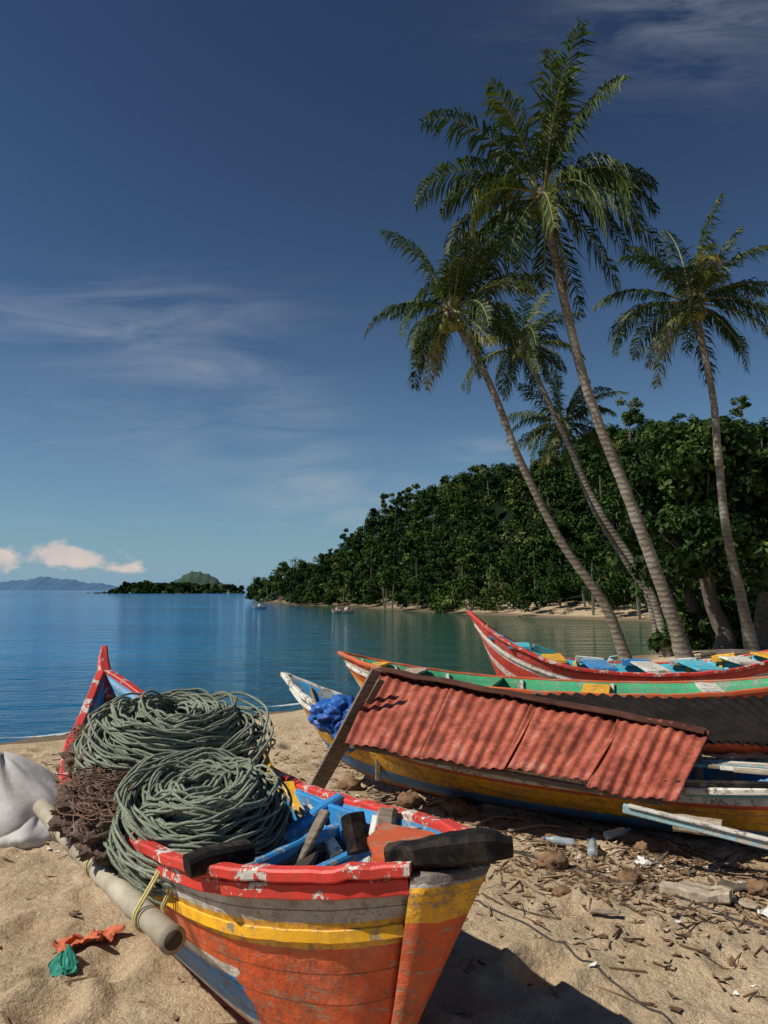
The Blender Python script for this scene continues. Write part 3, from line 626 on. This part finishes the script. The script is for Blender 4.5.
# blue tarp
bt_=empty('blue_tarp'); M_tarp=simple('blue_tarpaulin',(.012,.05,.24),(.03,.14,.46),4,.45,.4,.02)
blob('tarp_bundle',(-.40,6.98,.60),(.24,.24,.15),M_tarp,bt_,.2,1.6,5,8,.35)
blob('tarp_drape',(-.30,6.82,.50),(.14,.12,.17),M_tarp,bt_,.2,1.8,5,4,.35)
# C long boat
cb=empty('fishing_boat')
L,R,K=sym((-.55,9.6),(5.1,7.9),.58,.60,.92,1.0,-.06,.5,.5,.06)
HC=hull_mat('hull_paint_orange_white',[(0,(.5,.09,.04)),(.3,WHT),(.48,YEL),(.62,ORED),(.78,WHT),(.90,ORED)],None,.5,.3,(.45,.3,.2),8)
build_boat(cb,L,R,K,HC,M_grn,M_org,strakes=[(.8,.02,.035,M_wht)],ribs=range(5,54,6),thwarts=[(9,1.0,.18,M_yel),(14,1.0,.25,M_wood2),(21,1.0,.22,M_grn),(28,.97,.3,M_yel),(35,1.0,.22,M_wht),(42,.98,.28,M_org)],ribmat=M_wht)
# D red prow boat
db=empty('fishing_boat')
L,R,K=sym((1.2,11.0),(5.6,10.3),.72,.62,1.38,1.0,-.10,.62,.4,.07)
HD=hull_mat('hull_paint_red_white',[(0,RED),(.45,WHT),(.55,RED),(.72,WHT),(.84,RED)],None,.5,.28,(.5,.3,.25),8)
sD=build_boat(db,L,R,K,HD,M_cyn,M_red,strakes=[(.8,.02,.03,M_wht)],ribs=range(6,52,4),thwarts=[(9,.95,.2,M_blu),(14,1.02,.3,M_cyn),(19,1.04,.28,M_yel),(24,1.06,.34,M_blu),(29,1.07,.3,M_wht),(34,1.06,.34,M_cyn),(39,1.05,.3,M_wht),(44,1.02,.26,M_yel)],ribmat=M_yel)
for k,(i,mm_) in enumerate([(16,M_cyn),(22,M_wht),(27,M_blu),(32,M_wht),(37,M_yel)]):
    q=sD(i,1,1.0,-.10); q2=sD(i+3,1,1.0,-.10); plank('hatch_board_%d'%k,q+(0,0,.04),q2+(0,0,.04),.05,.10,mm_,db)
def skiff(x,y,l,ang):
    p=empty('moored_skiff'); dx,dy=math.cos(ang)*l/2,math.sin(ang)*l/2
    L,R,K=sym((x-dx,y-dy),(x+dx,y+dy),l*.16,SEA+.35,SEA+.6,SEA+.5,SEA-.1,.0,.0)
    build_boat(p,L,R,K,M_wht,M_cyn,M_red,n=20,floor=False)
    blob('cabin',(x,y,SEA+.5),(l*.14,l*.09,.3),M_wht,p,.1,1,2)
skiff(-18.9,118,2.2,.2); skiff(-4.6,96,2.2,-.1); skiff(-5.7,94,1.3,.3)

# ------------------------------------------------------------------ beach clutter
M_deb=leaf_mat('dry_debris',[(0,(.04,.025,.015)),(.35,(.14,.08,.045)),(.6,(.28,.18,.10)),(.85,(.45,.36,.25)),(1,(.7,.68,.62))],0,.8)
V=[];Fc=[];Tn=[]
def gz1(x,y):
    return float(ground_z([x],[y])[0]+bumps(np.array([x]),np.array([y]))[0])
NP=4600; xs=[];ys=[]
for k in range(NP):
    q=rng.random()
    if q<.24: x,y=rng.normal(.35,.6),rng.normal(6.2,.5)
    elif q<.52: x,y=rng.normal(1.5,.55),rng.normal(5.05,.38)
    elif q<.59: x,y=rng.normal(-.2,.5),rng.normal(8,.8)
    elif q<.76: x,y=rng.normal(1.9,.55),rng.normal(4.3,.42)
    else: x,y=rng.uniform(-4,4),rng.uniform(2.8,9.5)
    xs.append(x);ys.append(y)
xs=np.array(xs);ys=np.array(ys); zs=ground_z(xs,ys)+bumps(xs,ys)
for x,y,z in zip(xs,ys,zs):
    a=rng.uniform(0,6.28); d=np.array([math.cos(a),math.sin(a),rng.normal(0,.12)]); s_=np.array([-math.sin(a),math.cos(a),0]); o=len(V); c=np.array([x,y,z+.006])
    if rng.random()<.35:
        l=rng.uniform(.015,.09)*(1 if rng.random()>.1 else 1.6); w=rng.uniform(.0015,.0045)
        for e_ in(-l,l):
            for (u,v) in((-w,-w),(w,-w),(w,w),(-w,w)): V.append(c+d*e_+s_*u+np.array([0,0,v]))
        for f in [(0,1,5,4),(1,2,6,5),(2,3,7,6),(3,0,4,7)]: Fc.append(tuple(o+i for i in f))
        tv=rng.uniform(.1,.75); Tn+=[tv]*4
    else:
        l=rng.uniform(.005,.04); w=l*rng.uniform(.35,.7); up=np.array([0,0,rng.uniform(.003,.016)])
        V+= [c-d*l+up,c-s_*w,c+d*l+up*rng.uniform(0,1.5),c+s_*w,]
        Fc.append((o,o+1,o+3)); Fc.append((o+1,o+2,o+3)); tv=rng.uniform(.15,.8) if rng.random()<.96 else 1; Tn+=[tv,tv]
mesh_obj('beach_debris',V,Fc,M_deb,tint=Tn)
M_black=simple('dark_cord',(.02,.02,.02),(.06,.05,.05),20,.7)
def ground_line(name,pts,r,mat,n=90,w=.015):
    P=catmull([(x,y,0) for x,y in pts],n); P[:,0]+=np.cumsum(rng.normal(0,w*.1,n)); P[:,2]=ground_z(P[:,0],P[:,1])+bumps(P[:,0],P[:,1])+r*.8
    curves(name,[P],r,mat,None,False)
ground_line('mooring_rope',[(.42,4.55),(.52,4.37),(.85,3.85),(1.165,3.22),(1.4,2.7)],.005,M_black)
ground_line('mooring_rope',[(0,6.7),(.4,6.0),(1.0,5.15),(1.5,4.6),(1.95,4.0),(2.5,3.7)],.007,M_black)
ground_line('mooring_rope',[(1.2,5.4),(2.0,5.0),(2.7,4.6)],.005,M_black)
ground_line('mooring_rope',[(-.1,5.9),(.5,5.6),(1.3,5.35)],.005,M_wood2)
m,t,b=new_mat('clear_plastic'); b.inputs['Base Color'].default_value=(.62,.72,.8,1); b.inputs['Roughness'].default_value=.2; b.inputs['Transmission Weight'].default_value=.6; b.inputs['IOR'].default_value=1.3; M_pl=m
M_cap=simple('blue_cap',(.03,.15,.5),(.05,.2,.6),5,.4)
def bottle(x,y,ang,s=1):
    p=empty('plastic_bottle'); z=gz1(x,y)+.03*s; d=np.array([math.cos(ang),math.sin(ang),.05]); c=np.array([x,y,z])
    q=[0,.01,.05,.1,.14,.18,.21,.225,.245]; rr=[.02,.032,.033,.029,.033,.031,.018,.012,.012]
    tube('body',[c+d*k*s for k in q],[r_*s for r_ in np.interp(np.linspace(0,1,9),np.linspace(0,1,9),rr)],M_pl,p,16)
    tube('cap',[c+d*.246*s,c+d*.262*s],[.014*s],M_cap,p,12)
bottle(1.34,5.15,1.3,.95); bottle(1.5,5.42,.5,.9); bottle(1.28,5.35,2.8,.8); bottle(2.4,4.05,.8,.8)
M_husk=simple('coconut_husk_fibre',(.10,.055,.03),(.30,.18,.10),12,.95,.8,.02)
for (x,y,s_) in [(1.05,5.0,.08),(.55,6.15,.09),(.2,6.3,.08),(1.75,5.3,.07),(.05,6.0,.07),(1.15,5.5,.06),(-.3,7.0,.09),(1.0,4.5,.04),(.7,5.6,.06),(-2.3,4.5,.05),(1.45,4.75,.055),(2.1,4.5,.06)]:
    blob('coconut_husk',(x,y,gz1(x,y)+s_*.35),(s_*1.2,s_,s_*.7),M_husk,None,.35,2.5,3,x,.4)
dw=empty('driftwood')
plank('log',(1.58,4.52,.03),(1.85,4.33,.05),.075,.06,M_wood2,dw,wob=.008,n=8); plank('chip',(1.72,4.6,.02),(1.95,4.5,.02),.04,.03,M_wood2,dw,wob=.006)
dw=empty('driftwood'); plank('log',(1.90,4.62,.02),(2.08,4.5,.03),.08,.02,M_bark,dw,wob=.006)
dw=empty('driftwood'); 
for k in range(16):
    a=rng.uniform(-.8,.8); x,y=rng.normal(.45,.5),rng.normal(6.35,.3); l=rng.uniform(.2,.5); z=gz1(x,y)+.02
    tube('stick_%d'%k,[(x,y,z),(x+l*.5*math.cos(a),y+l*.5*math.sin(a),z+.05),(x+l*math.cos(a),y+l*math.sin(a),z+.02)],[.013,.007],M_wood,dw,6,7,.1)
dw=empty('driftwood'); 
for k in range(14):
    a=rng.uniform(-1.2,1.2); x,y=rng.normal(1.7,.4),rng.normal(4.6,.35); l=rng.uniform(.06,.22); z=gz1(x,y)+.01
    plank('scrap_%d'%k,(x,y,z),(x+l*math.cos(a),y+l*math.sin(a),z+.01),rng.uniform(.015,.05),.012,[M_wood,M_wood2,M_bark][k%3],dw,wob=.003)
dw=empty('driftwood')
for k in range(9):
    x,y=rng.normal(8.9,.7),rng.normal(18.6,.6); a=rng.uniform(-.6,.6); z=float(ground_z([x],[y])[0])+.08+.08*(k%3)
    tube('log_%d'%k,[(x-.8*math.cos(a),y-.8*math.sin(a),z),(x,y,z+.08),(x+.8*math.cos(a),y+.8*math.sin(a),z+.05)],[.09,.06],M_bark,dw,8,8,.05)
def cloth(name,x,y,w,l,mat,seed,h=.05,rot=0):
    V=[];n=30
    for i in range(n):
        for j in range(n):
            u=(i/(n-1)-.5)*w; v=(j/(n-1)-.5)*l; q=Vector((u*14,v*14,seed)); an=math.atan2(v,u); rr=1+.35*mnoise.noise(Vector((math.cos(an)*2,math.sin(an)*2,seed)))
            u2=u*rr+.05*mnoise.noise(q*1.3); v2=v*rr+.05*mnoise.noise(q*1.1+Vector((5,1,2)))
            X_=x+u2*math.cos(rot)-v2*math.sin(rot); Y_=y+u2*math.sin(rot)+v2*math.cos(rot)
            V.append((X_,Y_,.008+h*abs(mnoise.noise(q*1.3))+h*.5*abs(mnoise.noise(q*3.5))))
    V=np.array(V); V[:,2]+=ground_z(V[:,0],V[:,1])+bumps(V[:,0],V[:,1]); mesh_obj(name,V,grid_faces(n,n),mat,None,True)
cloth('orange_rag',-1.47,3.98,.26,.17,simple('orange_cloth',(.40,.09,.04),(.62,.18,.09),12,.9),2.2,.06,.3)
cloth('green_rag',-1.45,3.70,.13,.11,simple('green_cloth',(.02,.16,.12),(.05,.32,.24),14,.9),4.1,.05,.6)
M_wpl=simple('white_plastic',(.5,.48,.45),(.8,.78,.74),14,.5)
cloth('plastic_bag',2.05,4.2,.16,.12,M_wpl,7.1,.05,.2)
cloth('plastic_bag',1.62,5.0,.10,.1,M_wpl,9.1,.05,.2)
cloth('paper_scrap',.55,5.2,.07,.05,M_wht,9.7,.02,.9)

# ------------------------------------------------------------------ light & sky
el=math.radians(46); sd=Vector((-.97,-.24,0)).normalized()
S=Vector((sd.x*math.cos(el),sd.y*math.cos(el),math.sin(el)))
sun=bpy.data.lights.new('sun','SUN'); sun.energy=5.0; sun.angle=math.radians(.5); sun.color=(1,.95,.85)
so=link(bpy.data.objects.new('sun',sun)); so.rotation_euler=S.to_track_quat('Z','Y').to_euler(); so.location=(-20,-5,30)
w=bpy.data.worlds.new('World'); sc.world=w; w.use_nodes=True; t=NT(w.node_tree); bg=t.n['Background']
sky=t.new('ShaderNodeTexSky'); sky.sky_type='NISHITA'; sky.sun_disc=False; sky.sun_elevation=el; sky.sun_rotation=math.atan2(sd.x,sd.y)%(2*math.pi); sky.air_density=1.0; sky.dust_density=.1; sky.ozone_density=2.5
K_=.075
c0=t.mix(1.0,sky.outputs[0],(K_*.93,K_*1.0,K_*1.04,1),'MULTIPLY')
g=t.new('ShaderNodeGamma'); t.set(g.inputs[0],c0); g.inputs[1].default_value=1.62
hs=t.new('ShaderNodeHueSaturation'); hs.inputs['Saturation'].default_value=.92; t.set(hs.inputs['Color'],g.outputs[0])
c1=t.mix(1.0,hs.outputs[0],(1.24/K_,1.30/K_,1.22/K_,1),'MULTIPLY')
tc=t.new('ShaderNodeTexCoord'); sx=t.new('ShaderNodeSeparateXYZ'); t.set(sx.inputs[0],tc.outputs['Generated'])
hz=t.math('MULTIPLY',t.math('EXPONENT',t.math('MULTIPLY',t.math('MAXIMUM',sx.outputs[2],0.0),-7.5)),.85)
c1=t.mix(hz,c1,(2.5,4.6,6.9,1))
yy=t.math('MAXIMUM',sx.outputs[1],.05); u=t.math('DIVIDE',sx.outputs[0],yy); v=t.math('DIVIDE',sx.outputs[2],yy)
cv=t.new('ShaderNodeCombineXYZ'); t.set(cv.inputs[0],u); t.set(cv.inputs[1],v)
wisp=t.noise(t.mapv(cv.outputs[0],(3,14,1),(0,0,.12)),1.6,6,.62,.6); puff=t.noise(t.mapv(cv.outputs[0],(1,1.7,1)),26,5,.6)
def blobm(u0,v0,a,b_,amp):
    e1=t.math('POWER',t.math('DIVIDE',t.math('SUBTRACT',u,u0),a),2.0); e2=t.math('POWER',t.math('DIVIDE',t.math('SUBTRACT',v,v0),b_),2.0)
    return t.math('MULTIPLY',t.math('EXPONENT',t.math('MULTIPLY',t.math('ADD',e1,e2),-1.0)),amp)
tot=None
for a in [(-.38,.36,.22,.05,1.1),(-.25,.295,.09,.02,1.0),(-.30,.21,.22,.07,.6),(-.09,.13,.10,.04,1.2),(.04,.11,.09,.025,1.2),(.13,.183,.05,.014,1.3),(.46,.80,.22,.10,.7),(.1,.09,.5,.03,.4),(-.12,.22,.06,.05,.6)]:
    q=blobm(*a); tot=q if tot is None else t.math('ADD',tot,q)
cm=t.math('MULTIPLY',tot,t.ramp(wisp,[(.36,0.0),(.72,1.0)]),True)
pm=None
for a in [(-.40,.040,.060,.015,1.0),(-.425,.052,.028,.016,1.0),(-.50,.038,.025,.018,1.0),(-.33,.028,.035,.008,.85),(-.24,.012,.04,.006,.8)]:
    q=blobm(*a); pm=q if pm is None else t.math('ADD',pm,q)
pm=t.math('MULTIPLY',t.math('GREATER_THAN',sx.outputs[1],.06),t.ramp(t.math('ADD',t.math('MULTIPLY',pm,.4),t.math('MULTIPLY',puff,.75)),[(.56,0.0),(.74,.95)]))
cm=t.math('MULTIPLY',cm,t.math('GREATER_THAN',sx.outputs[1],.06))
col=t.mix(t.math('MULTIPLY',cm,.48),c1,(5,5.7,6.6,1)); col=t.mix(pm,col,t.mix(puff,(6.2,6.0,6.4,1),(10.5,8.8,7.6,1)))
t.set(bg.inputs[0],col); bg.inputs[1].default_value=K_

# ------------------------------------------------------------------ camera
cam=bpy.data.cameras.new('camera'); cam.sensor_fit='HORIZONTAL'; cam.sensor_width=36; cam.lens=36.1; cam.clip_end=20000; cam.clip_start=.05
co_=link(bpy.data.objects.new('camera',cam)); co_.location=(0,0,1.7); co_.rotation_euler=(math.radians(90+5.785),0,0); sc.camera=co_
